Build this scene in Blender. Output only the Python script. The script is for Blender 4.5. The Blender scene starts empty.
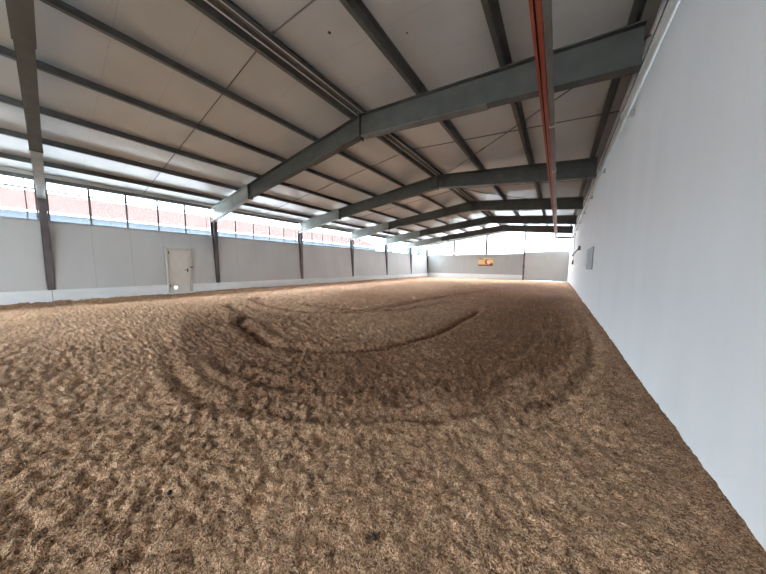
import bpy, math, random
import numpy as np
from mathutils import Vector, Matrix

C = bpy.context.scene
COL = C.collection
random.seed(4)
RNG = np.random.default_rng(11)

# ------------------------------------------------------------------ camera, sky, exposure
F_PX, PITCH, YAW, ROLL, CAM_H = 241.06, -0.0875, 0.6264, 0.0089, 1.6
cam_data = bpy.data.cameras.new('camera')
cam_data.sensor_fit = 'HORIZONTAL'
cam_data.sensor_width = 36.0
cam_data.lens = F_PX * 36.0 / 766.0
cam_data.clip_start = 0.05
cam_data.clip_end = 500
cam = bpy.data.objects.new('camera', cam_data)
COL.objects.link(cam)
fw = Vector((-math.sin(YAW) * math.cos(PITCH), math.cos(YAW) * math.cos(PITCH), math.sin(PITCH)))
rt = Vector((math.cos(YAW), math.sin(YAW), 0))
up = rt.cross(fw)
rt, up = math.cos(ROLL) * rt + math.sin(ROLL) * up, -math.sin(ROLL) * rt + math.cos(ROLL) * up
M3 = Matrix((rt, up, -fw)).transposed()
cam.matrix_world = Matrix.Translation((0, 0, CAM_H)) @ M3.to_4x4()
C.camera = cam

world = bpy.data.worlds.new('overcast_sky')
C.world = world
world.use_nodes = True
bg = world.node_tree.nodes['Background']
bg.inputs['Color'].default_value = (0.81, 0.93, 1.0, 1)
# overcast sky: brighter overhead than at the horizon
wn = world.node_tree
w_tc = wn.nodes.new('ShaderNodeTexCoord')
w_sep = wn.nodes.new('ShaderNodeSeparateXYZ')
w_rng = wn.nodes.new('ShaderNodeMapRange')
w_rng.inputs['From Min'].default_value = 0.0
w_rng.inputs['From Max'].default_value = 1.0
w_rng.inputs['To Min'].default_value = 1.8
w_rng.inputs['To Max'].default_value = 7.6
wn.links.new(w_tc.outputs['Generated'], w_sep.inputs[0])
wn.links.new(w_sep.outputs['Z'], w_rng.inputs['Value'])
wn.links.new(w_rng.outputs[0], bg.inputs['Strength'])

C.view_settings.view_transform = 'Standard'
C.view_settings.look = 'None'
C.view_settings.exposure = 2.48
C.view_settings.gamma = 1.0
C.view_settings.use_curve_mapping = False
C.cycles.max_bounces = 10
C.cycles.diffuse_bounces = 6
C.cycles.transparent_max_bounces = 12
C.cycles.sample_clamp_indirect = 6.0

# ------------------------------------------------------------------ dimensions
XL, XR, XRIDGE = -16.22, 1.03, -5.08
Y1, SP, YE, YB = 5.81, 5.81, 34.3, -11.62
FRAMES = [0.0, 5.81, 11.62, 17.43, 23.24, 29.05]
M = 0.107
ZRT = 6.10                 # top of the rafters at the ridge
SILL, HEAD, PLINTH = 3.19, 4.80, 0.53
XWT = -16.46               # leaning kick wall: inner face at its top


def ztop(x):               # rafter top
    return ZRT - M * abs(x - XRIDGE)


def zroof(x):              # underside of roof panels
    return ztop(x) + 0.20


# ------------------------------------------------------------------ materials
def mat(name, color, rough=0.6, metal=0.0, spec=0.5):
    m = bpy.data.materials.new(name)
    m.use_nodes = True
    b = m.node_tree.nodes['Principled BSDF']
    b.inputs['Base Color'].default_value = (*color, 1)
    b.inputs['Roughness'].default_value = rough
    b.inputs['Metallic'].default_value = metal
    b.inputs['Specular IOR Level'].default_value = spec
    return m


def nd(m, t, **kw):
    n = m.node_tree.nodes.new(t)
    for k, v in kw.items():
        setattr(n, k, v)
    return n


def lk(m, a, b):
    m.node_tree.links.new(a, b)


def mottled(name, c1, c2, scale=2.0, rough=0.6, stretch=(1, 1, 1), bump=0.0, bscale=60, metal=0.0, spec=0.5):
    """two tones mixed by noise, the coordinates stretched for streaks"""
    m = mat(name, c1, rough, metal, spec)
    b = m.node_tree.nodes['Principled BSDF']
    tc = nd(m, 'ShaderNodeTexCoord')
    mp = nd(m, 'ShaderNodeMapping')
    mp.inputs['Scale'].default_value = stretch
    n = nd(m, 'ShaderNodeTexNoise')
    n.inputs['Scale'].default_value = scale
    n.inputs['Detail'].default_value = 5
    r = nd(m, 'ShaderNodeValToRGB')
    r.color_ramp.elements[0].position = 0.32
    r.color_ramp.elements[1].position = 0.68
    r.color_ramp.elements[0].color = (*c1, 1)
    r.color_ramp.elements[1].color = (*c2, 1)
    lk(m, tc.outputs['Object'], mp.inputs['Vector'])
    lk(m, mp.outputs['Vector'], n.inputs['Vector'])
    lk(m, n.outputs['Fac'], r.inputs['Fac'])
    lk(m, r.outputs['Color'], b.inputs['Base Color'])
    if bump:
        n2 = nd(m, 'ShaderNodeTexNoise')
        n2.inputs['Scale'].default_value = bscale
        bp = nd(m, 'ShaderNodeBump')
        bp.inputs['Strength'].default_value = bump
        bp.inputs['Distance'].default_value = 0.01
        lk(m, tc.outputs['Object'], n2.inputs['Vector'])
        lk(m, n2.outputs['Fac'], bp.inputs['Height'])
        lk(m, bp.outputs['Normal'], b.inputs['Normal'])
    return m


M_STEEL = mottled('painted_steel', (0.060, 0.060, 0.052), (0.086, 0.086, 0.075), 3.0, 0.6, (1, 1, 1), 0.1)
M_HAUNCH = mottled('haunch_steel', (0.22, 0.233, 0.215), (0.29, 0.305, 0.28), 4.0, 0.45, (1, 1, 1), 0.1)  # lighter tone than the rest of the rafter
M_COVER = mottled('cover_plate_steel', (0.11, 0.108, 0.10), (0.15, 0.147, 0.135), 3.0, 0.6)
M_PURLIN = mottled('purlin_steel', (0.085, 0.088, 0.080), (0.12, 0.122, 0.112), 5.0, 0.5)
M_ROD = mat('rod_steel', (0.12, 0.10, 0.095), 0.5)
M_COLUMN = mottled('column_paint', (0.085, 0.075, 0.08), (0.12, 0.105, 0.11), 3.0, 0.55)
M_PLINTH = mottled('plinth_concrete', (0.74, 0.785, 0.81), (0.81, 0.85, 0.87), 1.6, 0.8, (1, 1, 3), 0.3, 90)
M_KERB = mat('joint_grey', (0.30, 0.30, 0.30), 0.8)
M_RED = mottled('red_track_paint', (0.36, 0.065, 0.035), (0.44, 0.09, 0.048), 3.0, 0.42)
M_BAR = mat('mauve_paint', (0.13, 0.095, 0.10), 0.6)
M_SLOT_SHADE = mat('slot_shade_black', (0.015, 0.012, 0.012), 0.7)
M_TUBE = mottled('grey_tube', (0.16, 0.165, 0.155), (0.22, 0.225, 0.21), 3.0, 0.45)
M_WHITE = mottled('white_plaster', (0.86, 0.885, 0.91), (0.91, 0.93, 0.95), 1.1, 0.75, (1, 1.2, 0.35), 0.25, 30)
M_DOORWHITE = mottled('door_paint', (0.60, 0.585, 0.55), (0.66, 0.645, 0.61), 2.0, 0.5)
M_FRAMEW = mat('frame_paint', (0.53, 0.515, 0.48), 0.5)
M_HANDLE = mat('dark_handle', (0.05, 0.048, 0.045), 0.4, 0.3)
M_MULL = mat('mullion_grey', (0.40, 0.41, 0.42), 0.5)
M_SASH = mat('window_sash', (0.13, 0.135, 0.14), 0.6)
M_ALU = mat('aluminium', (0.62, 0.63, 0.64), 0.4, 0.3)
M_PIPE = mat('pale_pipe', (0.55, 0.56, 0.55), 0.45)
M_GREYPANE = mottled('grey_pane', (0.30, 0.31, 0.315), (0.36, 0.37, 0.37), 2.0, 0.7)
M_DARK = mat('dark_plastic', (0.06, 0.06, 0.065), 0.5)


def panel_material(name, c1, c2, step, axis, groove=0.014, rough=0.55, dark=0.72):
    """boards or panels: a thin joint line each `step` metres along a world axis"""
    m = mottled(name, c1, c2, 0.8, rough, (1, 1, 0.4), 0.08, 40)
    b = m.node_tree.nodes['Principled BSDF']
    g = nd(m, 'ShaderNodeNewGeometry')
    s = nd(m, 'ShaderNodeSeparateXYZ')
    lk(m, g.outputs['Position'], s.inputs['Vector'])
    d = nd(m, 'ShaderNodeMath', operation='DIVIDE')
    d.inputs[1].default_value = step
    lk(m, s.outputs[axis], d.inputs[0])
    fr = nd(m, 'ShaderNodeMath', operation='FRACT')
    lk(m, d.outputs[0], fr.inputs[0])
    lt = nd(m, 'ShaderNodeMath', operation='LESS_THAN')
    lt.inputs[1].default_value = groove / step
    lk(m, fr.outputs[0], lt.inputs[0])
    mx = nd(m, 'ShaderNodeMix', data_type='RGBA', blend_type='MULTIPLY')
    old = b.inputs['Base Color'].links[0].from_socket
    lk(m, old, mx.inputs['A'])
    mx.inputs['B'].default_value = (dark, dark, dark, 1)
    lk(m, lt.outputs[0], mx.inputs['Factor'])
    lk(m, mx.outputs['Result'], b.inputs['Base Color'])
    return m


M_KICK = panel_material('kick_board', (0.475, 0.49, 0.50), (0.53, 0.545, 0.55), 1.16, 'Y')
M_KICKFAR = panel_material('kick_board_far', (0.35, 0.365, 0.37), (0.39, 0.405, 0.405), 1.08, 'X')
M_GATE = mottled('gate_panel', (0.49, 0.51, 0.50), (0.545, 0.56, 0.55), 1.0, 0.6)


def roof_material():
    m = panel_material('roof_panel', (0.515, 0.53, 0.53), (0.57, 0.585, 0.58), 1.0, 'Y', 0.012, 0.25, 0.85)
    b = m.node_tree.nodes['Principled BSDF']
    b.inputs['Specular IOR Level'].default_value = 0.14
    # faint swage lines of the sheet, running down the slope
    g = nd(m, 'ShaderNodeNewGeometry')
    w = nd(m, 'ShaderNodeTexWave', bands_direction='Y')
    w.inputs['Scale'].default_value = 1.6
    bp = nd(m, 'ShaderNodeBump')
    bp.inputs['Strength'].default_value = 0.06
    bp.inputs['Distance'].default_value = 0.01
    lk(m, g.outputs['Position'], w.inputs['Vector'])
    lk(m, w.outputs['Fac'], bp.inputs['Height'])
    lk(m, bp.outputs['Normal'], b.inputs['Normal'])
    # small dark bird stains on the underside
    old = b.inputs['Base Color'].links[0].from_socket
    for (x, y, r) in ((-3.93, 3.55, 0.035), (0.1, 4.55, 0.05), (-1.0, 3.2, 0.03), (-2.6, 4.3, 0.02)):
        dx = nd(m, 'ShaderNodeVectorMath', operation='DISTANCE')
        lk(m, g.outputs['Position'], dx.inputs[0])
        dx.inputs[1].default_value = (x, y, zroof(x))
        lt = nd(m, 'ShaderNodeMath', operation='LESS_THAN')
        lt.inputs[1].default_value = r
        lk(m, dx.outputs['Value'], lt.inputs[0])
        mx = nd(m, 'ShaderNodeMix', data_type='RGBA')
        lk(m, old, mx.inputs['A'])
        mx.inputs['B'].default_value = (0.10, 0.09, 0.075, 1)
        lk(m, lt.outputs[0], mx.inputs['Factor'])
        old = mx.outputs['Result']
    lk(m, old, b.inputs['Base Color'])
    return m


M_ROOF = roof_material()


def glazing_material(name, fac, tint=(0.97, 0.98, 1.0)):
    """hazy sheet glazing: part clear, part milky"""
    m = bpy.data.materials.new(name)
    m.use_nodes = True
    nt = m.node_tree
    nt.nodes.remove(nt.nodes['Principled BSDF'])
    out = nt.nodes['Material Output']
    tr = nd(m, 'ShaderNodeBsdfTransparent')
    tr.inputs['Color'].default_value = (*tint, 1)
    tl = nd(m, 'ShaderNodeBsdfTranslucent')
    tl.inputs['Color'].default_value = (0.9, 0.92, 0.93, 1)
    mx = nd(m, 'ShaderNodeMixShader')
    mx.inputs['Fac'].default_value = fac
    lk(m, tr.outputs[0], mx.inputs[1])
    lk(m, tl.outputs[0], mx.inputs[2])
    lk(m, mx.outputs[0], out.inputs['Surface'])
    return m


M_GLASS = glazing_material('hazy_glazing', 0.015)
M_GLASSFAR = glazing_material('milky_glazing', 0.06)


def sand_material():
    m = mat('woodchip_sand', (0.2, 0.14, 0.1), 0.95, 0.0, 0.12)
    b = m.node_tree.nodes['Principled BSDF']
    g = nd(m, 'ShaderNodeNewGeometry')
    at = nd(m, 'ShaderNodeAttribute', attribute_name='damp_shade')
    # chips: elongated cells, each with its own tone
    wob = nd(m, 'ShaderNodeTexNoise')
    wob.inputs['Scale'].default_value = 22
    wob.inputs['Detail'].default_value = 2
    lk(m, g.outputs['Position'], wob.inputs['Vector'])
    ad = nd(m, 'ShaderNodeVectorMath', operation='MULTIPLY_ADD')
    lk(m, wob.outputs['Color'], ad.inputs[0])
    ad.inputs[1].default_value = (0.05, 0.05, 0.05)
    lk(m, g.outputs['Position'], ad.inputs[2])
    cells = []
    for sc, rot, st in ((85, 0.5, (1, 2.4, 1)), (120, -0.7, (2.2, 1, 1))):
        mp = nd(m, 'ShaderNodeMapping')
        mp.inputs['Rotation'].default_value = (0, 0, rot)
        mp.inputs['Scale'].default_value = st
        v = nd(m, 'ShaderNodeTexVoronoi')
        v.inputs['Scale'].default_value = sc
        lk(m, ad.outputs[0], mp.inputs['Vector'])
        lk(m, mp.outputs['Vector'], v.inputs['Vector'])
        sp = nd(m, 'ShaderNodeSeparateColor')
        lk(m, v.outputs['Color'], sp.inputs['Color'])
        cells.append((v, sp))
    mixc = nd(m, 'ShaderNodeMath', operation='MULTIPLY')
    lk(m, cells[0][1].outputs['Red'], mixc.inputs[0])
    lk(m, cells[1][1].outputs['Green'], mixc.inputs[1])
    ramp = nd(m, 'ShaderNodeValToRGB')
    e = ramp.color_ramp.elements
    e[0].position, e[0].color = 0.0, (0.195, 0.108, 0.060, 1)
    e[1].position, e[1].color = 1.0, (0.97, 0.80, 0.58, 1)
    x = e.new(0.22); x.color = (0.65, 0.375, 0.218, 1)
    x = e.new(0.55); x.color = (0.86, 0.57, 0.355, 1)
    lk(m, mixc.outputs[0], ramp.inputs['Fac'])
    # broad patches, tone varied by noise
    n1 = nd(m, 'ShaderNodeTexNoise')
    n1.inputs['Scale'].default_value = 0.9
    n1.inputs['Detail'].default_value = 6
    n1.inputs['Roughness'].default_value = 0.65
    lk(m, g.outputs['Position'], n1.inputs['Vector'])
    r2 = nd(m, 'ShaderNodeMapRange')
    r2.inputs['From Min'].default_value = 0.35
    r2.inputs['From Max'].default_value = 0.65
    r2.inputs['To Min'].default_value = 0.86
    r2.inputs['To Max'].default_value = 1.08
    lk(m, n1.outputs['Fac'], r2.inputs['Value'])
    n3 = nd(m, 'ShaderNodeTexNoise')
    n3.inputs['Scale'].default_value = 9
    n3.inputs['Detail'].default_value = 5
    lk(m, g.outputs['Position'], n3.inputs['Vector'])
    r3 = nd(m, 'ShaderNodeMapRange')
    r3.inputs['From Min'].default_value = 0.3
    r3.inputs['From Max'].default_value = 0.7
    r3.inputs['To Min'].default_value = 0.72
    r3.inputs['To Max'].default_value = 1.18
    lk(m, n3.outputs['Fac'], r3.inputs['Value'])
    mu = nd(m, 'ShaderNodeMath', operation='MULTIPLY')
    lk(m, r2.outputs[0], mu.inputs[0])
    lk(m, r3.outputs[0], mu.inputs[1])
    sc_ = nd(m, 'ShaderNodeVectorMath', operation='SCALE')
    lk(m, ramp.outputs['Color'], sc_.inputs[0])
    lk(m, mu.outputs[0], sc_.inputs['Scale'])
    darken = nd(m, 'ShaderNodeMix', data_type='RGBA', blend_type='MULTIPLY')
    darken.inputs['B'].default_value = (0.34, 0.265, 0.24, 1)  # damp sand, plus shade painted along the left wall
    lk(m, at.outputs['Fac'], darken.inputs['Factor'])
    lk(m, sc_.outputs[0], darken.inputs['A'])
    ad2 = nd(m, 'ShaderNodeAttribute', attribute_name='far_light')
    lit = nd(m, 'ShaderNodeMix', data_type='RGBA', blend_type='MULTIPLY')
    lit.inputs['B'].default_value = (1.36, 1.32, 1.40, 1)  # brightens the far sand as if lit from the gable
    lk(m, ad2.outputs['Fac'], lit.inputs['Factor'])
    lk(m, darken.outputs['Result'], lit.inputs['A'])
    lk(m, lit.outputs['Result'], b.inputs['Base Color'])
    # relief of the chips
    prev = None
    for scale, det, rough, stren, dist in ((16, 5, 0.74, 0.9, 0.065), (50, 3, 0.7, 0.8, 0.022)):
        bn = nd(m, 'ShaderNodeTexNoise')
        bn.inputs['Scale'].default_value = scale
        bn.inputs['Detail'].default_value = det
        bn.inputs['Roughness'].default_value = rough
        lk(m, g.outputs['Position'], bn.inputs['Vector'])
        b1 = nd(m, 'ShaderNodeBump')
        b1.inputs['Strength'].default_value = stren
        b1.inputs['Distance'].default_value = dist
        lk(m, bn.outputs['Fac'], b1.inputs['Height'])
        if prev is not None:
            lk(m, prev.outputs['Normal'], b1.inputs['Normal'])
        prev = b1
    b2 = nd(m, 'ShaderNodeBump')
    b2.inputs['Strength'].default_value = 0.5
    b2.inputs['Distance'].default_value = 0.008
    lk(m, cells[0][0].outputs['Distance'], b2.inputs['Height'])
    lk(m, b1.outputs['Normal'], b2.inputs['Normal'])
    lk(m, b2.outputs['Normal'], b.inputs['Normal'])
    return m


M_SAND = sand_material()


# ------------------------------------------------------------------ mesh helpers
class MB:
    def __init__(self):
        self.v, self.f = [], []

    def hexa(self, p):
        """8 corners: bottom ring 0-3, top ring 4-7, same order"""
        n = len(self.v)
        self.v += [tuple(q) for q in p]
        self.f += [tuple(n + i for i in q) for q in
                   ((3, 2, 1, 0), (4, 5, 6, 7), (0, 1, 5, 4), (1, 2, 6, 5), (2, 3, 7, 6), (3, 0, 4, 7))]
        return self

    def box(self, x0, x1, y0, y1, z0, z1):
        return self.hexa([(x0, y0, z0), (x1, y0, z0), (x1, y1, z0), (x0, y1, z0),
                          (x0, y0, z1), (x1, y0, z1), (x1, y1, z1), (x0, y1, z1)])

    def prism(self, ring, a, b, axis='y'):
        """a closed 2D ring pushed from a to b along an axis"""
        def P(p, t):
            return {'y': (p[0], t, p[1]), 'x': (t, p[0], p[1]), 'z': (p[0], p[1], t)}[axis]
        n, k = len(self.v), len(ring)
        self.v += [P(p, a) for p in ring] + [P(p, b) for p in ring]
        self.f.append(tuple(n + i for i in range(k)))
        self.f.append(tuple(n + k + i for i in reversed(range(k))))
        for i in range(k):
            j = (i + 1) % k
            self.f.append((n + j, n + i, n + k + i, n + k + j))
        return self

    def tube(self, p, q, r, seg=10, r2=None):
        p, q = Vector(p), Vector(q)
        r2 = r if r2 is None else r2
        d = (q - p).normalized()
        a = d.orthogonal().normalized()
        b = d.cross(a)
        n = len(self.v)
        for c, rr in ((p, r), (q, r2)):
            for i in range(seg):
                t = 2 * math.pi * i / seg
                self.v.append(tuple(c + a * math.cos(t) * rr + b * math.sin(t) * rr))
        self.f.append(tuple(n + i for i in reversed(range(seg))))
        self.f.append(tuple(n + seg + i for i in range(seg)))
        for i in range(seg):
            j = (i + 1) % seg
            self.f.append((n + i, n + j, n + seg + j, n + seg + i))
        return self

    def build(self, name, m, parent=None, smooth=False, bevel=0.0):
        me = bpy.data.meshes.new(name)
        me.from_pydata(self.v, [], self.f)
        import bmesh
        bm = bmesh.new()
        bm.from_mesh(me)
        bmesh.ops.recalc_face_normals(bm, faces=bm.faces)
        bm.to_mesh(me)
        bm.free()
        if smooth:
            me.polygons.foreach_set('use_smooth', [True] * len(me.polygons))
        me.materials.append(m)
        o = bpy.data.objects.new(name, me)
        COL.objects.link(o)
        if parent is not None:
            o.parent = parent
            if parent.type == 'EMPTY':
                o.matrix_parent_inverse = Matrix.Translation(-Vector(parent.location))
        if bevel:
            bv = o.modifiers.new('soft_edge', 'BEVEL')
            bv.width = bevel
            bv.segments = 2
            bv.limit_method = 'ANGLE'
        return o


def tag(o, label, cat, group=None, kind=None):
    o['label'] = label
    o['category'] = cat
    if group:
        o['group'] = group
    if kind:
        o['kind'] = kind
    return o


def thing(name, loc, label, cat, group=None, kind='thing'):
    o = bpy.data.objects.new(name, None)
    o.empty_display_size = 0.2
    COL.objects.link(o)
    o.location = loc
    return tag(o, label, cat, group, kind)


ORD = ['nearest', 'second', 'third', 'fourth', 'fifth']

# ------------------------------------------------------------------ floor


def lattice(x, y, seed):
    """smooth value noise, vectorised"""
    r = np.random.default_rng(seed)
    n = 256
    t = r.random((n, n))
    xi, yi = np.floor(x).astype(int), np.floor(y).astype(int)
    fx, fy = x - xi, y - yi
    fx, fy = fx * fx * (3 - 2 * fx), fy * fy * (3 - 2 * fy)
    a = t[xi % n, yi % n]; b = t[(xi + 1) % n, yi % n]
    c = t[xi % n, (yi + 1) % n]; d = t[(xi + 1) % n, (yi + 1) % n]
    return (a * (1 - fx) + b * fx) * (1 - fy) + (c * (1 - fx) + d * fx) * fy - 0.5


def rotn(x, y, size, seed, ang=None, st=1.0):
    a = seed * 1.7 if ang is None else ang
    u = (x * math.cos(a) + y * math.sin(a)) / size
    v = (-x * math.sin(a) + y * math.cos(a)) / (size * st)
    return lattice(u + 31.7 * seed, v + 17.3 * seed, seed)


def smooth_path(pts, n=14):
    P = [np.array(p, float) for p in pts]
    P = [2 * P[0] - P[1]] + P + [2 * P[-1] - P[-2]]
    out = []
    for i in range(1, len(P) - 2):
        for k in range(n):
            t = k / n
            a, b, c, d = P[i - 1:i + 3]
            out.append(0.5 * (2 * b + (c - a) * t + (2 * a - 5 * b + 4 * c - d) * t * t + (3 * b - a - 3 * c + d) * t ** 3))
    out.append(P[-2])
    return np.array(out)


def path_dist(x, y, path, reach=1.2):
    """signed distance to a polyline and how far along it (0..1)"""
    best = np.full(x.shape, 9.0)
    sign = np.zeros(x.shape)
    along = np.zeros(x.shape)
    n = len(path) - 1
    for i in range(n):
        a, b = path[i], path[i + 1]
        x0, x1 = min(a[0], b[0]) - reach, max(a[0], b[0]) + reach
        y0, y1 = min(a[1], b[1]) - reach, max(a[1], b[1]) + reach
        idx = np.nonzero((x > x0) & (x < x1) & (y > y0) & (y < y1))[0]
        if not len(idx):
            continue
        px, py = x[idx] - a[0], y[idx] - a[1]
        d = b - a
        L = d @ d + 1e-9
        t = np.clip((px * d[0] + py * d[1]) / L, 0, 1)
        ex, ey = px - t * d[0], py - t * d[1]
        dist = np.hypot(ex, ey)
        s = np.sign(d[0] * ey - d[1] * ex)
        better = dist < best[idx]
        j = idx[better]
        best[j] = dist[better]
        sign[j] = s[better]
        along[j] = (i + t[better]) / n
    return best, sign, along


def axis_coords(lo, hi, f0, f1, fine, coarse, growth):
    c = list(np.arange(f0, f1 + 1e-6, fine))
    s, v = fine, c[-1]
    while v < hi:
        s = min(coarse, s * growth)
        v += s
        c.append(min(v, hi))
    s, v = fine, c[0]
    left = []
    while v > lo:
        s = min(coarse, s * growth)
        v -= s
        left.append(max(v, lo))
    return np.array(left[::-1] + c)


TRACK_A = smooth_path([(-8.2, 4.0), (-7.12, 3.03), (-4.87, 2.60), (-4.17, 2.67), (-3.42, 3.02), (-2.96, 3.51), (-2.68, 3.96),
                       (-2.45, 4.83), (-2.32, 5.68), (-2.30, 7.14), (-2.28, 8.31), (-2.43, 10.28)])
TRACK_B = smooth_path([(-6.4, 1.45), (-5.62, 1.21), (-3.92, 0.96), (-3.15, 1.03), (-2.54, 1.25), (-1.76, 1.68), (-1.12, 2.26),
                       (-0.44, 2.86), (-0.08, 3.30), (0.22, 4.07), (0.54, 5.71), (0.70, 8.07), (0.72, 14)])
TRACK_E = smooth_path([(-5.0, 1.62), (-3.9, 1.55), (-2.9, 1.75), (-2.0, 2.35), (-1.2, 3.2), (-0.72, 4.2), (-0.45, 5.6), (-0.35, 8.5)])
TRACK_C = smooth_path([(-10.87, 4.09), (-8.64, 3.69), (-6.89, 3.53), (-5.81, 4.05)])
TRACK_D = smooth_path([(-8.78, 6.14), (-6.88, 6.11), (-5.57, 6.89), (-5.23, 10.23), (-4.56, 13.99), (-3.5, 20.03)])
TRACK_F = smooth_path([(-13.0, 6.6), (-10.5, 5.2), (-8.0, 4.9), (-6.0, 5.6), (-4.6, 8.0), (-4.0, 11.5)])


def floor():
    xs = axis_coords(XL - 0.3, XR, -3.2, XR, 0.0165, 0.085, 1.016)
    ys = axis_coords(YB, YE, 0.15, 3.3, 0.0165, 0.16, 1.0125)
    ys = np.concatenate([np.linspace(YB, ys[ys > -1.2][0], 24)[:-1], ys[ys > -1.2]])
    nx, ny = len(xs), len(ys)
    X, Y = np.meshgrid(xs, ys)
    x, y = X.ravel(), Y.ravel()
    z = np.zeros_like(x)
    z += 0.05 * rotn(x, y, 2.3, 1) + 0.03 * rotn(x, y, 0.9, 2)
    # trampled ground: hoof-sized pits and loose heaps, dragged along the tracks
    a = rotn(x, y, 0.30, 3, 0.5, 1.7)
    b = rotn(x, y, 0.17, 4, -0.4, 1.6)
    c = rotn(x, y, 0.085, 5)
    d = rotn(x, y, 0.045, 6)
    e = rotn(x, y, 0.024, 7)
    churn = 0.55 + 0.45 * np.clip(0.5 + 2.2 * rotn(x, y, 3.1, 8), 0, 1)
    near = np.hypot(x - 0.4, y - 0.8)
    calm = 0.45 + 0.62 * np.clip((near - 0.9) / 2.0, 0, 1)
    z += calm * churn * (0.015 * a + 0.03 * np.abs(b) * 1.6 + 0.045 * c + 0.075 * d + 0.055 * e) * (0.25 + 0.75 * np.clip((XR - x) / 0.6, 0, 1))
    pit = rotn(x, y, 0.36, 9)
    z -= 0.03 * np.clip((pit - 0.16) * 6, 0, 1) * churn
    damp_shade = np.zeros_like(x)

    def groove(path, depth, width, ridge, fade=0.12, wob=0.05, darken=0.7):
        nonlocal z, damp_shade
        ds, sg, al = path_dist(x + wob * rotn(x, y, 0.5, 12), y + wob * rotn(x, y, 0.5, 13), path)
        fd = np.clip(np.minimum(al, 1 - al) / fade, 0, 1)
        g = np.exp(-(ds / width) ** 2)
        r = np.exp(-((ds - 1.9 * width) / (0.8 * width)) ** 2)
        z += fd * (-depth * g + ridge * r)
        damp_shade = np.maximum(damp_shade, fd * g * darken)  # sand darker along each groove
    groove(TRACK_A, 0.08, 0.15, 0.03, 0.06, 0.02, 1.25)
    groove(TRACK_B, 0.03, 0.10, 0.03, 0.12, 0.10, 0.5)
    groove(TRACK_E, 0.03, 0.11, 0.03, 0.12, 0.12, 0.65)
    groove(TRACK_C, 0.05, 0.17, 0.02, 0.1, 0.03, 0.8)
    groove(TRACK_D, 0.08, 0.20, 0.03, 0.08, 0.03, 0.9)
    groove(TRACK_F, 0.04, 0.16, 0.02)
    # harrowed rings inside the big track
    ds, sg, al = path_dist(x, y, TRACK_B, 6.0)
    inside = sg > 0
    wig = 0.12 * rotn(x, y, 0.9, 14)
    z += np.where(inside & (ds < 5.5), 0.013 * np.sin((ds + wig) * 2 * math.pi / 0.33) * np.clip(1 - ds / 5.5, 0, 1), 0)
    dd = np.where(sg > 0, ds, -ds) + 0.35 * rotn(x, y, 1.1, 15) + 0.25 * rotn(x, y, 0.4, 16)
    band = np.clip((dd + 0.15) / 0.6, 0, 1) * np.clip((4.2 - dd) / 2.6, 0, 1)
    damp_shade = np.maximum(damp_shade, 0.70 * band)
    far = np.clip((y - 7.0) / 14.0, 0, 1)
    damp_shade *= 1 - 0.75 * far
    # loose bank along the left wall, a furrow in front of it
    u = x - XL
    z += 0.10 * np.exp(-(u / 0.45) ** 2) - 0.05 * np.exp(-((u - 1.3) / 0.5) ** 2) * (y > 1)
    damp_shade = np.maximum(damp_shade, 0.55 * np.exp(-((u - 0.9) / 0.8) ** 2))  # shade at the wall foot put into the sand colour
    v = XR - x
    z += 0.05 * np.exp(-(v / 0.2) ** 2)
    damp_shade = np.maximum(damp_shade, 0.5 * np.exp(-(v / 0.35) ** 2))  # sand darker close to the right wall
    z -= 0.02
    co = np.stack([x, y, z], 1).astype(np.float32)
    i = np.arange(nx * ny).reshape(ny, nx)
    q = np.stack([i[:-1, :-1], i[:-1, 1:], i[1:, 1:], i[1:, :-1]], -1).reshape(-1, 4)
    me = bpy.data.meshes.new('floor')
    me.vertices.add(len(co))
    me.vertices.foreach_set('co', co.ravel())
    me.loops.add(q.size)
    me.loops.foreach_set('vertex_index', q.ravel().astype(np.int32))
    me.polygons.add(len(q))
    me.polygons.foreach_set('loop_start', np.arange(0, q.size, 4, dtype=np.int32))
    me.polygons.foreach_set('use_smooth', np.ones(len(q), bool))
    at = me.attributes.new('damp_shade', 'FLOAT', 'POINT')
    at.data.foreach_set('value', damp_shade.astype(np.float32))
    far_light = np.clip((y + 1.2 * rotn(x, y, 2.0, 21) + 0.25 * (-x - 4) - 5.0) / 9.0, 0, 1)  # gable light on the far floor painted as paler sand
    at = me.attributes.new('far_light', 'FLOAT', 'POINT')
    at.data.foreach_set('value', far_light.astype(np.float32))
    me.update()
    me.validate()
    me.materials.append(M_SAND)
    o = bpy.data.objects.new('floor', me)
    COL.objects.link(o)
    tag(o, 'brown trampled sand and woodchip riding floor with curved tracks', 'floor', kind='structure')
    return co


FLOOR_CO = floor()

# ------------------------------------------------------------------ roof
for name, xa, xb, lab in (('ceiling_left', XL - 0.5, XRIDGE, 'grey roof panels on the long left slope'),
                          ('ceiling_right', XRIDGE, XR + 0.12, 'grey roof panels on the short right slope above the red track')):
    za, zb = zroof(xa), zroof(xb)
    b = MB().hexa([(xa, YB, za), (xb, YB, zb), (xb, YE + 0.1, zb), (xa, YE + 0.1, za),
                   (xa, YB, za + .1), (xb, YB, zb + .1), (xb, YE + 0.1, zb + .1), (xa, YE + 0.1, za + .1)])
    tag(b.build(name, M_ROOF), lab, 'ceiling', kind='structure')

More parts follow.
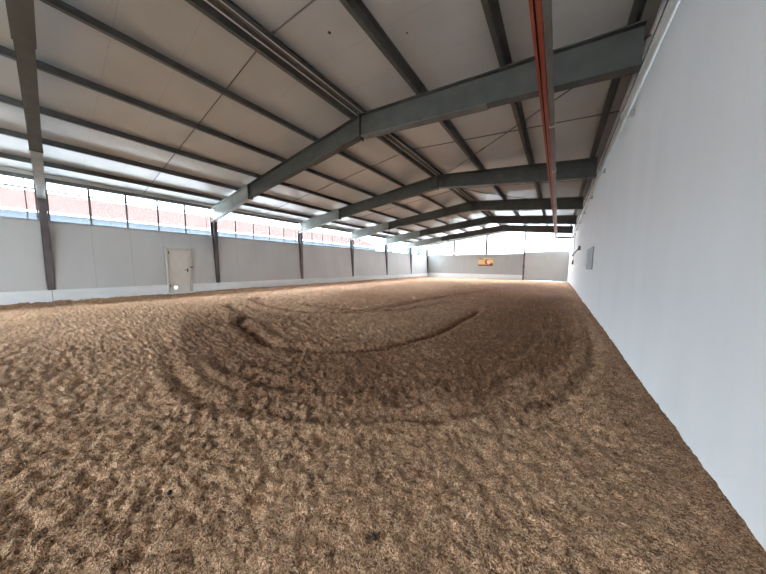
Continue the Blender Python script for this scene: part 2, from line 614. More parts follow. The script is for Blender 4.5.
# ------------------------------------------------------------------ left wall
BAYS = [YB, -5.81] + FRAMES + [YE]
DOOR_Y0, DOOR_Y1 = 3.52, 4.58
wl = MB()
for y0, y1 in zip(BAYS[:-1], BAYS[1:]):
    segs = [(y0 + .11, y1 - (.26 if y1 == YE else .11), PLINTH)]
    if y0 == 0.0:
        segs = [(y0 + .11, DOOR_Y0, PLINTH), (DOOR_Y0, DOOR_Y1, 2.48), (DOOR_Y1, y1 - .11, PLINTH)]
    for a, b_, zb in segs:
        xb = XL + (XWT - XL) * (zb - PLINTH) / (SILL - PLINTH)
        wl.prism([(xb, zb), (XWT, SILL), (XWT - 0.10, SILL), (-16.60, zb)], a, b_)
wl.box(-16.68, -16.61, YB, YE, 0, SILL)
WL = tag(wl.build('wall_left', M_KICK), 'leaning grey kick wall under the long left row of windows', 'wall', kind='structure')
sl = MB()
for y0, y1 in zip(BAYS[:-1], BAYS[1:]):
    sl.box(-16.60, XWT + 0.025, y0 + .11, y1 - .11, SILL, SILL + 0.045)
sl.build('sill_cap', M_MULL, WL)
pl = MB()
for y0, y1 in zip(BAYS[:-1], BAYS[1:]):
    segs = [(y0 + .012, y1 - .012)] if y0 != 0.0 else [(y0 + .012, DOOR_Y0), (DOOR_Y1, y1 - .012)]
    for a, b_ in segs:
        pl.box(-16.60, XL + 0.012, a, b_, -0.1, PLINTH)
tag(pl.build('baseboard_left', M_PLINTH), 'pale concrete plinth along the foot of the left wall', 'plinth', kind='structure')

WN = 0
for k, (y0, y1) in enumerate(zip(BAYS[:-1], BAYS[1:])):
    WN += 1
    j = k - 2
    if j < 0:
        lab = 'left window bay beside the photographer' if j == -1 else 'left window bay behind the photographer'
    elif j == 0:
        lab = 'left wall window above the white door, red roof outside'
    elif j == 5:
        lab = 'last left wall window, touching the far corner'
    else:
        lab = 'left wall window between the %s and %s columns past the door' % (ORD[j - 1], ORD[j])
    w = thing('window_%d' % WN, (-16.53, (y0 + y1) / 2, SILL + 0.05), lab, 'window', 'windows along the left wall', 'structure')
    a, b_ = y0 + 0.10, y1 - 0.10
    zb, zt = SILL + 0.045, HEAD
    fr = MB()
    fr.box(-16.57, -16.50, a, b_, zb, zb + .04).box(-16.57, -16.50, a, b_, zt - .04, zt)
    fr.box(-16.57, -16.50, a, a + .05, zb + .04, zt - .04).box(-16.57, -16.50, b_ - .05, b_, zb + .04, zt - .04)
    fr.build('window_frame', M_SASH, w)
    n = 5
    for i in range(1, n):
        yy = a + (b_ - a - 0.12) * i / n
        MB().box(-16.56, -16.52, yy - .035, yy + .035, zb + .04, zt - .04).build('mullion', M_SASH, w)
    MB().box(-16.56, -16.52, b_ - .27, b_ - .24, zb + .04, zt - .04).build('mullion', M_SASH, w)
    MB().box(-16.565, -16.515, a + .05, b_ - .05, 4.41, 4.47).build('transom', M_SASH, w)
    MB().box(-16.548, -16.540, a + .05, b_ - .05, zb + .04, zt - .04).build('glass', M_GLASS, w)

# ------------------------------------------------------------------ far wall
wf = MB()
wf.box(-16.6, -3.53, YE, YE + 0.14, 0, SILL)
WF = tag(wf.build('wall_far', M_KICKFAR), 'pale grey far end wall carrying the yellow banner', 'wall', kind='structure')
MB().box(-16.5, -3.53, YE - .02, YE + .14, SILL, SILL + .05).build('sill_cap', M_MULL, WF)
tag(MB().box(-16.2, -3.53, YE - 0.03, YE, -0.1, 0.62).build('baseboard_far', M_PLINTH),
    'pale plinth band along the foot of the far end wall', 'plinth', kind='structure')

GX = [-16.30, -12.22, -7.85, -3.45, 0.98]


def zrake(x):
    return 6.02 - 0.118 * abs(x - XRIDGE)


GLAB = ['far gable window section beside the left corner', 'far gable window section left of the banner',
        'far gable window section right of the banner under the ridge', 'far gable window section above the big sliding door']
for side in ('far', 'back'):  # back set: unseen glazing added to even out the light
    for k in range(4):
        WN += 1
        x0, x1 = GX[k] + .05, GX[k + 1] - .05
        yy = YE + 0.06 if side == 'far' else YB - 0.06
        zb = SILL + .05 if k < 3 else 3.42
        lab = GLAB[k] if side == 'far' else 'added unseen gable window section %s behind the photographer' % ORD[k]
        w = thing('window_%d' % WN, ((x0 + x1) / 2, yy, zb), lab, 'window', 'gable windows', 'structure')
        ring = [(x0, zb), (x1, zb), (x1, zrake(x1))]
        if x0 < XRIDGE < x1:
            ring.append((XRIDGE, zrake(XRIDGE)))
        ring.append((x0, zrake(x0)))
        MB().prism(ring, yy, yy + .008).build('glass', M_GLASSFAR, w)
        fr = MB().box(x0, x1, yy - .03, yy + .03, zb, zb + .035)
        fr.box(x0, x0 + .035, yy - .03, yy + .03, zb, zrake(x0)).box(x1 - .035, x1, yy - .03, yy + .03, zb, zrake(x1))
        fr.build('window_frame', M_ALU, w)
        if side == 'far':
            MB().box(x0 + .035, x1 - .035, yy - .02, yy + .02, min(4.72, zrake(x0) - .1), min(4.75, zrake(x0) - .07)).build('transom', M_ALU, w)
            for i in range(1, 4):
                xx = x0 + (x1 - x0) * i / 4
                MB().box(xx - .02, xx + .02, yy - .02, yy + .02, zb + .035, zrake(xx) - .02).build('mullion', M_ALU, w)

rk = MB()
for xa, xb in ((-16.4, XRIDGE), (XRIDGE, XR)):
    rk.hexa([(xa, YE - .05, zrake(xa)), (xb, YE - .05, zrake(xb)), (xb, YE + .12, zrake(xb)), (xa, YE + .12, zrake(xa)),
             (xa, YE - .05, zrake(xa) + .09), (xb, YE - .05, zrake(xb) + .09), (xb, YE + .12, zrake(xb) + .09), (xa, YE + .12, zrake(xa) + .09)])
RK = tag(rk.build('trim_1', M_ALU), 'grey rake trim closing the top of the far gable windows', 'trim', kind='structure')
gb = MB()
for yy in (YE + .02, YB - .12):
    for xa, xb in ((-16.6, XRIDGE), (XRIDGE, XR + .1)):
        gb.hexa([(xa, yy, zrake(xa) + .09), (xb, yy, zrake(xb) + .09), (xb, yy + .08, zrake(xb) + .09), (xa, yy + .08, zrake(xa) + .09),
                 (xa, yy, zroof(xa)), (xb, yy, zroof(xb)), (xb, yy + .08, zroof(xb)), (xa, yy + .08, zroof(xa))])
tag(gb.build('trim_2', M_ROOF), 'pale gable strip between the end windows and the roof', 'trim', kind='structure')
tag(MB().box(-16.6, XR, YB - .14, YB, 0, SILL).build('wall_back', M_KICKFAR), 'pale end wall behind the photographer', 'wall', kind='structure')

for k, lab in ((1, 'slim dark gable post nearest the left corner of the far wall'),
               (2, 'slim dark gable post directly above the yellow banner')):
    p = thing('gable_post', (GX[k], YE, SILL), lab, 'post', 'gable posts')
    MB().box(GX[k] - .12, GX[k] + .12, YE - .24, YE + .05, SILL + .05, zrake(GX[k])).build('shaft', M_COLUMN, p)
    MB().box(GX[k] - .09, GX[k] + .09, YE - .07, YE - .06, SILL + .05, SILL + .22).build('foot_plate', M_COLUMN, p)
p = thing('gable_post', (GX[3], YE, 0), 'tall dark gable post standing on the floor left of the sliding door', 'post', 'gable posts')
MB().box(GX[3] - .08, GX[3] + .08, YE - .14, YE + .05, 0, zrake(GX[3])).build('shaft', M_COLUMN, p)
MB().box(GX[3] - .10, GX[3] + .10, YE - .18, YE - .10, 1.5, 1.85).build('latch_box', M_DARK, p)

# far sliding door
d2 = thing('door_2', (-1.25, YE, 0), 'large pale panelled sliding door at the right end of the far wall', 'door', kind='structure')
x0, x1 = -3.37, 0.86
for r in range(3):
    for c in range(7):
        xa, xb = x0 + (x1 - x0) * c / 7, x0 + (x1 - x0) * (c + 1) / 7
        za, zb = 0.05 + 3.2 * r / 3, 0.05 + 3.2 * (r + 1) / 3
        MB().box(xa + .012, xb - .012, YE - .03, YE + .03, za + .012, zb - .012).build('door_panel', M_GATE, d2)
df = MB()
df.box(x0 - .03, x1 + .03, YE + .0, YE + .06, 0, 3.28)
df.build('backing_frame', M_PIPE, d2)
MB().box(x0 - .05, x1 + .16, YE - .09, YE - .02, 3.27, 3.40).build('head_rail', M_MULL, d2)
tag(MB().box(0.88, 1.0, YE - .14, YE + .05, 0, 3.9).build('trim_3', M_WHITE), 'white door jamb beside the sliding door in the right corner', 'trim', kind='structure')

# ------------------------------------------------------------------ right wall
WR = MB().box(XR, XR + 0.2, YB, YE, 0, zroof(XR) - 0.01).build('wall_right', M_WHITE)
tag(WR, 'long white plastered wall along the right side', 'wall', kind='structure')
w = thing('window_30', (XR, 13.0, 1.55), 'grey closed window set in the white right wall', 'window', kind='structure')
MB().box(XR - .012, XR, 11.9, 14.05, 1.56, 2.37).build('pane', M_GREYPANE, w)
fr = MB()
fr.box(XR - .022, XR, 11.87, 14.08, 1.53, 1.56).box(XR - .022, XR, 11.87, 14.08, 2.37, 2.40)
fr.box(XR - .022, XR, 11.87, 11.90, 1.56, 2.37).box(XR - .022, XR, 14.05, 14.08, 1.56, 2.37)
fr.build('window_frame', M_DARK, w)

# ------------------------------------------------------------------ columns
CY = FRAMES[1:] + [YE - 0.14]
for k, y in enumerate([0.0] + CY):
    if k == 0:
        lab = 'dark steel column left of the white door, at the picture edge'
    elif k == 6:
        lab = 'dark steel corner column where left and far walls meet'
    elif k == 1:
        lab = 'dark steel wall column nearest the white door, right of it'
    else:
        lab = 'dark steel wall column, %s past the white door' % ORD[k - 1]
    c = thing('wall_column', (XL - .15, y, PLINTH), lab, 'column', 'columns along the left wall')
    zt = 4.03
    w_ = 0.095
    MB().box(XL - .025, XL, y - w_, y + w_, PLINTH, zt).build('inner_flange', M_COLUMN, c)
    MB().box(XL - .37, XL - .345, y - w_, y + w_, PLINTH, zt).build('outer_flange', M_COLUMN, c)
    MB().box(XL - .345, XL - .025, y - .012, y + .012, PLINTH, zt).build('web', M_COLUMN, c)
    MB().box(XL - .40, XL + .012, y - .11, y + .11, zt, zt + .025).build('cap_plate', M_COLUMN, c)

# ------------------------------------------------------------------ rafters
XS = -12.0                                     # splice between haunch and beam


def zbot(x):                                   # underside of the rafters
    if x < XS:
        return 4.76 + 0.158 * (x - XS)
    return 5.48 - 0.106 * (XRIDGE - x) if x < XRIDGE else 5.48 - 0.112 * (x - XRIDGE)


def slab(b, xa, xb, y0, y1, lo, hi, cut=0.0):
    """piece between two sloping lines from xa to xb"""
    b.hexa([(xa, y0, lo(xa)), (xb, y0, lo(xb)), (xb, y1, lo(xb)), (xa, y1, lo(xa)),
            (xa, y0, hi(xa)), (xb, y0, hi(xb)), (xb, y1, hi(xb)), (xa, y1, hi(xa))])
    return b


FT = 0.022
FW = 0.105
for k, y in enumerate(FRAMES):
    if k == 0:
        fn = 'left rafter cut off by the left picture edge, nearest overhead'
    else:
        fn = 'left sloping steel rafter of the %s full roof frame from the camera' % ORD[k - 1]
    r = thing('roof_rafter', (XL, y, zbot(XL)), fn, 'rafter', 'steel roof rafters')
    xe = XL - .21
    h = slab(MB(), xe, XS - .02, y - .008, y + .008, lambda x: zbot(x) + FT, lambda x: ztop(x) - FT).build('haunch_web', M_HAUNCH, r)
    slab(MB(), xe, XS - .02, y - FW, y + FW, zbot, lambda x: zbot(x) + FT).build('haunch_flange', M_HAUNCH, r)
    slab(MB(), xe, XS - .02, y - FW, y + FW, lambda x: ztop(x) - FT, ztop).build('haunch_flange', M_HAUNCH, r)
    slab(MB(), XS + .02, XRIDGE - .02, y - .008, y + .008, lambda x: zbot(x) + FT, lambda x: ztop(x) - FT).build('web', M_STEEL, r)
    slab(MB(), XS + .02, XRIDGE - .02, y - FW, y + FW, zbot, lambda x: zbot(x) + FT).build('bottom_flange', M_STEEL, r)
    slab(MB(), XS + .02, XRIDGE - .02, y - FW, y + FW, lambda x: ztop(x) - FT, ztop).build('top_flange', M_STEEL, r)
    MB().box(XS - .02, XS + .02, y - FW - .01, y + FW + .01, zbot(XS) - .06, ztop(XS) - .005).build('splice_plate', M_STEEL, r)
    MB().box(XRIDGE - .02, XRIDGE, y - FW - .01, y + FW + .01, zbot(XRIDGE) - .07, ztop(XRIDGE) - .005).build('ridge_plate', M_STEEL, r)
    slab(MB(), -7.4, XRIDGE - .1, y - .12, y + .12, lambda x: zbot(x) - .02, zbot).build('cover_plate', M_STEEL, r)
    if k == 0:
        continue
    r = thing('roof_rafter', (XR, y, zbot(XR)), 'right sloping steel rafter of the %s full roof frame from the camera' % ORD[k - 1],
              'rafter', 'steel roof rafters')
    xe = XR - .135
    slab(MB(), XRIDGE + .02, xe, y - .008, y + .008, lambda x: zbot(x) + FT, lambda x: ztop(x) - FT).build('web', M_STEEL, r)
    slab(MB(), XRIDGE + .02, xe, y - FW, y + FW, zbot, lambda x: zbot(x) + FT).build('bottom_flange', M_STEEL, r)
    slab(MB(), XRIDGE + .02, xe, y - FW, y + FW, lambda x: ztop(x) - FT, ztop).build('top_flange', M_STEEL, r)
    MB().box(XRIDGE, XRIDGE + .02, y - FW - .01, y + FW + .01, zbot(XRIDGE) - .07, ztop(XRIDGE) - .005).build('ridge_plate', M_STEEL, r)
    slab(MB(), XRIDGE + .1, -1.45, y - .12, y + .12, lambda x: zbot(x) - .02, zbot).build('cover_plate', M_COVER, r)

# ------------------------------------------------------------------ purlins
PX = [(-15.10, 'fifth left of the ridge'), (-13.12, 'fourth left of the ridge'), (-11.15, 'third left of the ridge'),
      (-9.15, 'second left of the ridge'), (-7.15, 'first left of the ridge'),
      (-5.34, 'left one of the ridge pair'), (-5.02, 'right one of the ridge pair'),
      (-3.05, 'first right of the ridge'), (-1.12, 'second right of the ridge'), (0.76, 'third right of the ridge')]


def bay_name(j):
    if j == -1:
        return 'at the left picture edge'
    if j == 0:
        return 'in front of nearest full frame'
    if j == 5:
        return 'between fifth frame and far gable'
    return 'between %s and %s full frames' % (ORD[j - 1], ORD[j])


def purlin_ring(x, lean):
    """Z section standing on the rafter tops; lean +1 / -1 gives the side its bottom flange points to"""
    zb = max(ztop(x - .07), ztop(x + .07))
    zt = min(zroof(x - .07), zroof(x + .07))
    t, fl = 0.012, 0.09
    s = lean
    zb += 0.001
    zt -= 0.001
    # web at x, bottom flange towards s, top flange towards -s
    return [(x + s * fl, zb), (x + s * fl, zb + .03), (x + s * (fl - t), zb + .03), (x + s * (fl - t), zb + t), (x + s * t, zb + t),
            (x + s * t, zt), (x - s * fl, zt), (x - s * fl, zt - .03), (x - s * (fl - t), zt - .03), (x - s * (fl - t), zt - t),
            (x, zt - t), (x, zb)]


for j in range(-1, 6):
    ya = -5.81 + 5.81 * (j + 1)
    yb = YE if j == 5 else ya + 5.81
    for x, pos in PX:
        if j == -1 and x > -8:
            continue
        lean = 1 if x < XRIDGE else -1
        if 'pair' in pos:
            lean = -lean
        o = MB().prism(purlin_ring(x, lean), ya + .008, yb - .008)
        p = thing('roof_purlin', (x, (ya + yb) / 2, ztop(x)), 'dark steel roof purlin, %s, %s' % (pos, bay_name(j)), 'purlin', 'roof purlins')
        o.build('section', M_PURLIN, p)
        if 'pair' in pos:
            zz = ztop(x)
            xx = x + .20 if 'left' in pos else x + .07
            MB().box(xx - .012, xx + .012, ya + .02, yb - .02, zz + .002, zz + .02).build('lip', M_PIPE, p)
            MB().box(x + .012, x + (.16 if 'left' in pos else .05), ya + .02, yb - .02, zz + .16, zz + .17).build('ridge_plate', M_PURLIN, p)
        if j >= 0:
            zz = ztop(x)
            s = 1 if x < XRIDGE else -1
            MB().box(x - s * .03, x - s * .004, ya + .02, ya + .10, zz + .012, zz + .15).build('cleat', M_PURLIN, p)
            if yb < YE:
                MB().box(x - s * .03, x - s * .004, yb - .10, yb - .02, zz + .012, zz + .15).build('cleat', M_PURLIN, p)

# eave beam over the left windows
tag(MB().box(-16.60, -16.44, YB, YE - .02, HEAD, 4.91).build('eave_beam', M_PURLIN),
    'long dark eave beam running over the left windows', 'beam', kind='thing')

tag(MB().box(-16.60, -16.52, YB, YE - .02, 4.91, 5.07).build('trim_4', M_FRAMEW), 'pale closing strip between the eave beam and the roof', 'trim', kind='structure')

# tie rods at mid bay, from eave to ridge and from ridge to the right wall
for j in range(0, 6):
    ya = 5.81 * j
    yb = YE if j == 5 else ya + 5.81
    ym = (ya + yb) / 2
    for xa, xb, side in ((XL - .2, XRIDGE - .22, 'left'), (XRIDGE + .22, XR - .01, 'right')):
        za, zb = ztop(xa) + .10, ztop(xb) + .10
        r = thing('tie_rod', ((xa + xb) / 2, ym, (za + zb) / 2),
                  'thin tie rod across the purlins of the %s slope, %s' % (side, bay_name(j)), 'rod', 'tie rods')
        MB().tube((xa, ym, za), (xb, ym, zb), 0.013, 8).build('bar', M_ROD, r)
        xe = xb if side == 'left' else xa
        MB().tube((xe - .03, ym, ztop(xe) + .1), (xe + .03, ym, ztop(xe) + .1), 0.028, 6).build('end_nut', M_ROD, r)

for (ya, yb, nm) in ((11.55, 5.9, 'nearest and second'), (23.17, 17.5, 'third and fourth')):
    p0 = Vector((XRIDGE + .25, ya, ztop(XRIDGE) - .12))
    p1 = Vector((XR - .05, yb, ztop(XR) - .12))
    r = thing('brace_rod', p0.lerp(p1, .5), 'thin diagonal brace rod under the right slope between %s full frames' % nm, 'rod', 'brace rods')
    MB().tube(p0, p1, 0.013, 8).build('bar', M_ROD, r)
    q = p0.lerp(p1, .42)
    dd = (p1 - p0).normalized()
    MB().tube(q - dd * .12, q + dd * .12, 0.024, 8).build('turnbuckle', M_ROD, r)

# slack cable from the second ridge joint to the red track
cb = MB()
pts = [Vector((-4.75, 12.2, 5.72)), Vector((-3.5, 13.6, 5.48)), Vector((-2.2, 14.5, 5.28)), Vector((-0.42, 15.6, 5.0)), Vector((-0.36, 15.7, 4.66))]
for a, b_ in zip(pts[:-1], pts[1:]):
    cb.tube(a, b_, 0.014, 8)
tag(cb.build('slack_cable', M_DARK), 'dark slack cable hanging from the second ridge joint to the red track', 'cable', kind='thing')

# ------------------------------------------------------------------ red track and grey tube
t = thing('hanging_track', (-.38, 15, 4.5), 'long red slotted track hung under the right roof slope', 'track')
ch = MB()
TX0, TX1, TZ = -0.435, -0.325, 4.50
RY0, RY1 = -4.0, 30.0
ch.box(TX0, TX0 + .035, RY0, RY1, TZ, TZ + .012).box(TX1 - .052, TX1, RY0, RY1, TZ, TZ + .012)
ch.box(TX0, TX0 + .008, RY0, RY1, TZ + .012, TZ + .12).box(TX1 - .008, TX1, RY0, RY1, TZ + .012, TZ + .12)
ch.box(TX0, TX1, RY0, RY1, TZ + .12, TZ + .13)
ch.build('channel', M_RED, t)
MB().box(TX0 + .01, TX1 - .01, RY0, RY1, TZ + .06, TZ + .115).build('slot_shade', M_SLOT_SHADE, t)  # near-black bar stands for the shade inside the channel
for y in FRAMES[1:]:
    MB().box(-.40, -.36, y - .06, y + .06, TZ + .13, zbot(-.38) - .006).build('hanger', M_STEEL, t)
g = thing('grey_tube', (-.27, 15, 4.5), 'grey square tube running close along the red track', 'tube')
MB().box(-.312, -.235, RY0, RY1, TZ, TZ + .10).build('tube_body', M_TUBE, g, bevel=.006)
for y in (6.3, 9.2, 15.0, 20.8, 26.6):
    MB().box(-.322, -.222, y - .03, y + .03, TZ - .012, TZ + .112).build('clamp', M_PIPE, g)
for y in FRAMES[1:]:
    MB().box(-.295, -.255, y - .05, y + .05, TZ + .10, zbot(-.28)).build('hanger', M_STEEL, g)
cbm = thing('cross_bar', (.4, 30.06, 4.5), 'mauve grey crossbar joining the red track end to the right wall', 'bar')
MB().box(-.46, XR, 30.0, 30.14, 4.44, 4.66).build('bar', M_BAR, cbm)
MB().box(-.46, -.20, 29.97, 30.0, 4.42, 4.66).build('end_plate', M_RED, cbm)

# ------------------------------------------------------------------ things on the right wall
pp = thing('wall_pipe', (XR - .1, 18, 4.7), 'pale pipe running along the top of the right wall', 'pipe')
MB().tube((XR - .12, 1.0, 4.70), (XR - .12, 30.0, 4.56), 0.055, 14).build('pipe_run', M_PIPE, pp, smooth=True)
for y in (3, 7, 10.5, 14, 17.5, 21, 24.5, 28):
    zz = 4.70 - .14 * (y - 1) / 29
    MB().box(XR - .19, XR, y - .02, y + .02, zz - .065, zz + .065).build('pipe_clip', M_PIPE, pp)
eb = thing('wall_beam', (XR - .06, 12, 4.95), 'dark steel beam above the pipe along the right wall', 'beam')
MB().box(XR - .09, XR, -2.0, YE - .1, 4.90, 5.06).build('beam_web', M_PURLIN, eb)
MB().box(XR - .13, XR, -2.0, YE - .1, 4.885, 4.90).build('beam_flange', M_PURLIN, eb)

br = thing('wall_bracket', (XR, 19.2, 2.8), 'dark bracket arm sloping down and out from the white right wall', 'bracket')
MB().box(XR - .12, XR, 19.0, 19.25, 2.66, 2.92).build('mounting_plate', M_DARK, br)
MB().tube((XR - .10, 19.15, 2.76), (XR - .30, 19.9, 2.42), 0.035, 10).build('arm', M_DARK, br)
MB().tube((XR - .29, 19.87, 2.43), (XR - .33, 20.0, 2.36), 0.05, 10).build('arm_head', M_DARK, br)
sb = thing('switch_box', (XR, 26.3, 2.0), 'small grey switch box on the right wall near the far corner', 'switch box')
MB().box(XR - .12, XR, 26.1, 26.5, 1.85, 2.2).build('housing', M_MULL, sb, bevel=.01)
MB().box(XR - .15, XR - .12, 26.22, 26.38, 1.95, 2.08).build('rocker', M_DARK, sb)
MB().tube((XR - .03, 26.3, 2.2), (XR - .03, 26.3, 4.5), 0.02, 8).build('conduit', M_MULL, sb)

# ------------------------------------------------------------------ white door in the left wall
d = thing('door_1', (XL, 4.05, 0.05), 'off-white door low in the left wall, left of the first column', 'door', kind='structure')
fx0, fx1 = XL - .38, XL + .035
fr = MB()
fr.box(fx0, fx1, DOOR_Y0 + .005, DOOR_Y0 + .095, .02, 2.475).box(fx0, fx1, DOOR_Y1 - .135, DOOR_Y1 - .005, .02, 2.475)
fr.box(fx0, fx1, DOOR_Y0 + .095, DOOR_Y1 - .135, 2.36, 2.475)
fr.build('door_frame', M_FRAMEW, d, bevel=.012)
leaf = MB().box(XL - .06, XL - .012, DOOR_Y0 + .10, DOOR_Y1 - .14, .12, 2.355).build('door_leaf', M_DOORWHITE, d, bevel=.004)
MB().box(XL - .08, XL + .12, DOOR_Y0 - .15, DOOR_Y1 + .1, -.05, .10).build('threshold', M_PLINTH, d)
hd = MB().box(XL - .012, XL, 4.36, 4.41, 1.17, 1.37).build('handle_plate', M_HANDLE, leaf)
MB().tube((XL, 4.385, 1.29), (XL + .06, 4.385, 1.29), .014, 8).tube((XL + .055, 4.40, 1.29), (XL + .055, 4.24, 1.285), .013, 8).build('door_handle', M_HANDLE, d)
MB().box(XL + .035, XL + .06, 4.47, 4.60, 1.41, 1.47).build('latch', M_HANDLE, d)
for z in (.4, 2.12):
    MB().box(XL - .012, XL + .04, DOOR_Y0 + .085, DOOR_Y0 + .125, z, z + .14).build('hinge', M_HANDLE, d)

# small glowing disc in a rim at the foot of the door
lp = thing('round_glow', (XL, 3.83, .37), 'small bright round glow low on the off-white door', 'glow')
MB().tube((XL - .012, 3.83, .37), (XL + .03, 3.83, .37), .085, 20).build('rim', M_MULL, lp, smooth=False)
mg = bpy.data.materials.new('disc_glow')
mg.use_nodes = True
pb = mg.node_tree.nodes['Principled BSDF']
pb.inputs['Base Color'].default_value = (1, 1, 1, 1)
pb.inputs['Emission Color'].default_value = (1, .97, .9, 1)
pb.inputs['Emission Strength'].default_value = 3.0  # disc glows by its own emission
MB().tube((XL + .03, 3.83, .37), (XL + .045, 3.83, .37), .06, 20, .05).build('glow_disc', mg, lp)

# ------------------------------------------------------------------ yellow banner on the far wall
M_YEL = mottled('banner_yellow', (0.78, 0.50, 0.18), (0.82, 0.60, 0.29), 1.2, 0.55)
M_MAROON = mat('banner_maroon', (0.22, 0.035, 0.03), 0.55)
M_BLUEGREY = mat('banner_blue_grey', (0.16, 0.21, 0.27), 0.55)
M_CREAM = mat('banner_cream', (0.85, 0.62, 0.42), 0.55)
M_OLIVE = mat('banner_olive', (0.42, 0.36, 0.22), 0.55)
s = thing('banner', (-7.9, YE, 1.7), 'yellow banner with dark red emblem and band on the far wall', 'banner')
bx0, bx1, bz0, bz1 = -8.83, -6.98, 1.72, 2.76
yb = YE - .02
MB().box(bx0, bx1, yb - .02, yb + .015, bz0, bz1).build('banner_board', M_YEL, s)
MB().box(bx0, bx1, yb - .026, yb - .02, bz0, bz0 + .18).build('red_band', M_MAROON, s)['label'] = 'dark red bottom band'
MB().box(bx0 + .05, bx0 + .50, yb - .026, yb - .02, bz1 - .20, bz1 - .03).build('title_block', M_BLUEGREY, s)['label'] = 'blue grey block at top left'
MB().box(bx0 + .50, bx1, yb - .024, yb - .02, bz1 - .24, bz1 - .10).build('top_stripe', M_OLIVE, s)['label'] = 'olive stripe'
ring = []
for i in range(15):
    a = math.radians(75 + 210 * i / 14)
    ring.append((-7.72 + .27 * math.cos(a), 2.23 + .31 * math.sin(a)))
for i in range(15):
    a = math.radians(285 - 210 * i / 14)
    ring.append((-7.60 + .20 * math.cos(a), 2.25 + .25 * math.sin(a)))
MB().prism(ring, yb - .03, yb - .02).build('crescent_emblem', M_MAROON, s)['label'] = 'dark red crescent emblem'
MB().prism([(-7.58 + .17 * math.cos(t_ * .5236), 2.2 + .2 * math.sin(t_ * .5236)) for t_ in range(12)], yb - .027, yb - .02).build('pale_disc', M_CREAM, s)['label'] = 'pale pink patch'
MB().prism([(-7.45, 1.9), (-7.0, 1.9), (-7.0, 2.05), (-7.2, 2.12)], yb - .028, yb - .02).build('corner_patch', M_MAROON, s)['label'] = 'dark red corner patch'

# ------------------------------------------------------------------ dark clods lying on the sand
M_CLOD = mottled('dark_clod', (0.035, 0.034, 0.035), (0.07, 0.065, 0.06), 20, 1.0, spec=0.1)


def clod(x, y, z, r, lab, seed):
    rr = random.Random(seed)
    b = MB()
    n, k = 7, 10
    base = len(b.v)
    for i in range(n):
        th = math.pi * i / (n - 1)
        for j in range(k):
            ph = 2 * math.pi * j / k
            q = r * (1 + rr.uniform(-.22, .22))
            b.v.append((x + q * math.sin(th) * math.cos(ph) * 1.3, y + q * math.sin(th) * math.sin(ph), z + .7 * q * math.cos(th)))
    for i in range(n - 1):
        for j in range(k):
            b.f.append((i * k + j, i * k + (j + 1) % k, (i + 1) * k + (j + 1) % k, (i + 1) * k + j))
    tag(b.build('dirt_clod', M_CLOD, smooth=True), lab, 'clod', 'dirt clods', 'thing')


for x, y, r, lab in ((-.79, 1.03, .014, 'small dark clod on the sand at the bottom centre of the picture'),
                     (-2.14, .40, .016, 'small dark clod on the sand at the lower left')):
    k = int(np.argmin((FLOOR_CO[:, 0] - x) ** 2 + (FLOOR_CO[:, 1] - y) ** 2))
    clod(float(FLOOR_CO[k, 0]), float(FLOOR_CO[k, 1]), float(FLOOR_CO[k, 2]) + .006, r, lab, int(1000 * r))

# ------------------------------------------------------------------ outside: paving, neighbour building, trees
M_PAVE = mottled('yard_paving', (0.42, 0.42, 0.42), (0.50, 0.50, 0.49), 0.6, 0.9)
M_PALEWALL = mottled('pale_render', (0.062, 0.075, 0.090), (0.070, 0.083, 0.098), 0.8, 1.0, spec=0.0)


def tile_material():
    m = mottled('red_tiles', (0.040, 0.0185, 0.0155), (0.046, 0.022, 0.0185), 1.5, 1.0, spec=0.0)
    b = m.node_tree.nodes['Principled BSDF']
    g = nd(m, 'ShaderNodeNewGeometry')
    w = nd(m, 'ShaderNodeTexWave', bands_direction='Y')
    w.inputs['Scale'].default_value = 1.2
    bp = nd(m, 'ShaderNodeBump')
    bp.inputs['Strength'].default_value = 0.15
    bp.inputs['Distance'].default_value = 0.02
    lk(m, g.outputs['Position'], w.inputs['Vector'])
    lk(m, w.outputs['Fac'], bp.inputs['Height'])
    lk(m, bp.outputs['Normal'], b.inputs['Normal'])
    return m


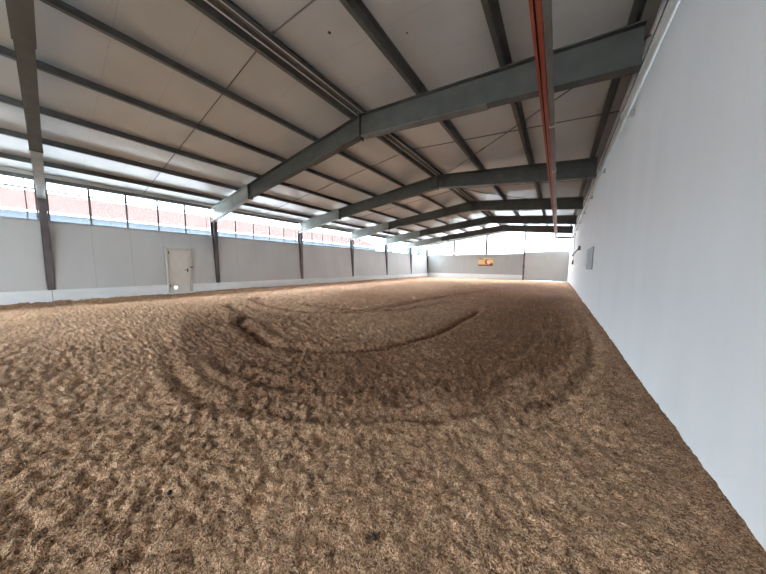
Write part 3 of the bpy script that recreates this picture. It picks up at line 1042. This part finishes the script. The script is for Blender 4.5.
M_TILE = tile_material()
tag(MB().box(-60, 30, -40, 90, -.45, -.25).build('yard_ground', M_PAVE), 'pale yard outside the hall', 'ground', kind='structure')
bd = thing('neighbour_building', (-31, 8, -.25), 'long building with red tiled roof outside the left windows', 'building')
MB().box(-35, -27.4, -24, 35.5, -.25, 4.9).build('wall', M_PALEWALL, bd)
MB().prism([(-26.9, 4.78), (-31.2, 6.62), (-35.5, 4.78), (-35.5, 4.92), (-31.2, 6.78), (-26.9, 4.92)], -24.4, 35.9).build('roof', M_TILE, bd)
MB().prism([(-27.4, 4.9), (-31.2, 6.55), (-35, 4.9)], 35.4, 35.5).build('gable', M_PALEWALL, bd)
MB().tube((-26.85, -24.4, 4.82), (-26.85, 35.9, 4.82), .07, 10).build('gutter', M_ALU, bd)

M_LEAF = mottled('leaf_green', (0.035, 0.085, 0.060), (0.055, 0.12, 0.085), 0.8, 0.9, spec=0.05)
M_BARK = mat('bark', (0.12, 0.09, 0.06), 0.9)


def tree(x, y, h, r, lab, seed):
    g_ = np.random.default_rng(seed)
    t_ = thing('garden_tree', (x, y, -.25), lab, 'tree', 'trees outside the far corner')
    MB().tube((x, y, -.25), (x, y, h * .6), .16, 10, .08).build('trunk', M_BARK, t_, smooth=True)
    n = 2600
    u = g_.normal(size=(n, 3))
    u /= np.linalg.norm(u, axis=1)[:, None]
    rad = g_.uniform(.45, 1.0, n) ** .5
    lump = 1 + .22 * np.sin(u[:, 0] * 5 + seed) * np.cos(u[:, 2] * 6)
    c = np.array([x, y, h * .62]) + u * (rad * lump)[:, None] * np.array([r, r, h * .40])
    b = MB()
    for i in range(n):
        a = Vector(g_.normal(size=3)).normalized()
        e = a.orthogonal().normalized() * .17
        f_ = a.cross(e).normalized() * .11
        p = Vector(c[i])
        k = len(b.v)
        b.v += [tuple(p - e), tuple(p + f_), tuple(p + e), tuple(p - f_)]
        b.f.append((k, k + 1, k + 2, k + 3))
    b.build('crown', M_LEAF, t_)


tree(-28.5, 45.5, 8.2, 2.9, 'green tree outside, furthest left beyond the corner windows', 1)
tree(-24.0, 49.5, 8.4, 2.3, 'green tree outside, straight beyond the hall corner', 2)
tree(-20.0, 46.0, 8.0, 1.9, 'green tree outside, behind the first gable section', 3)
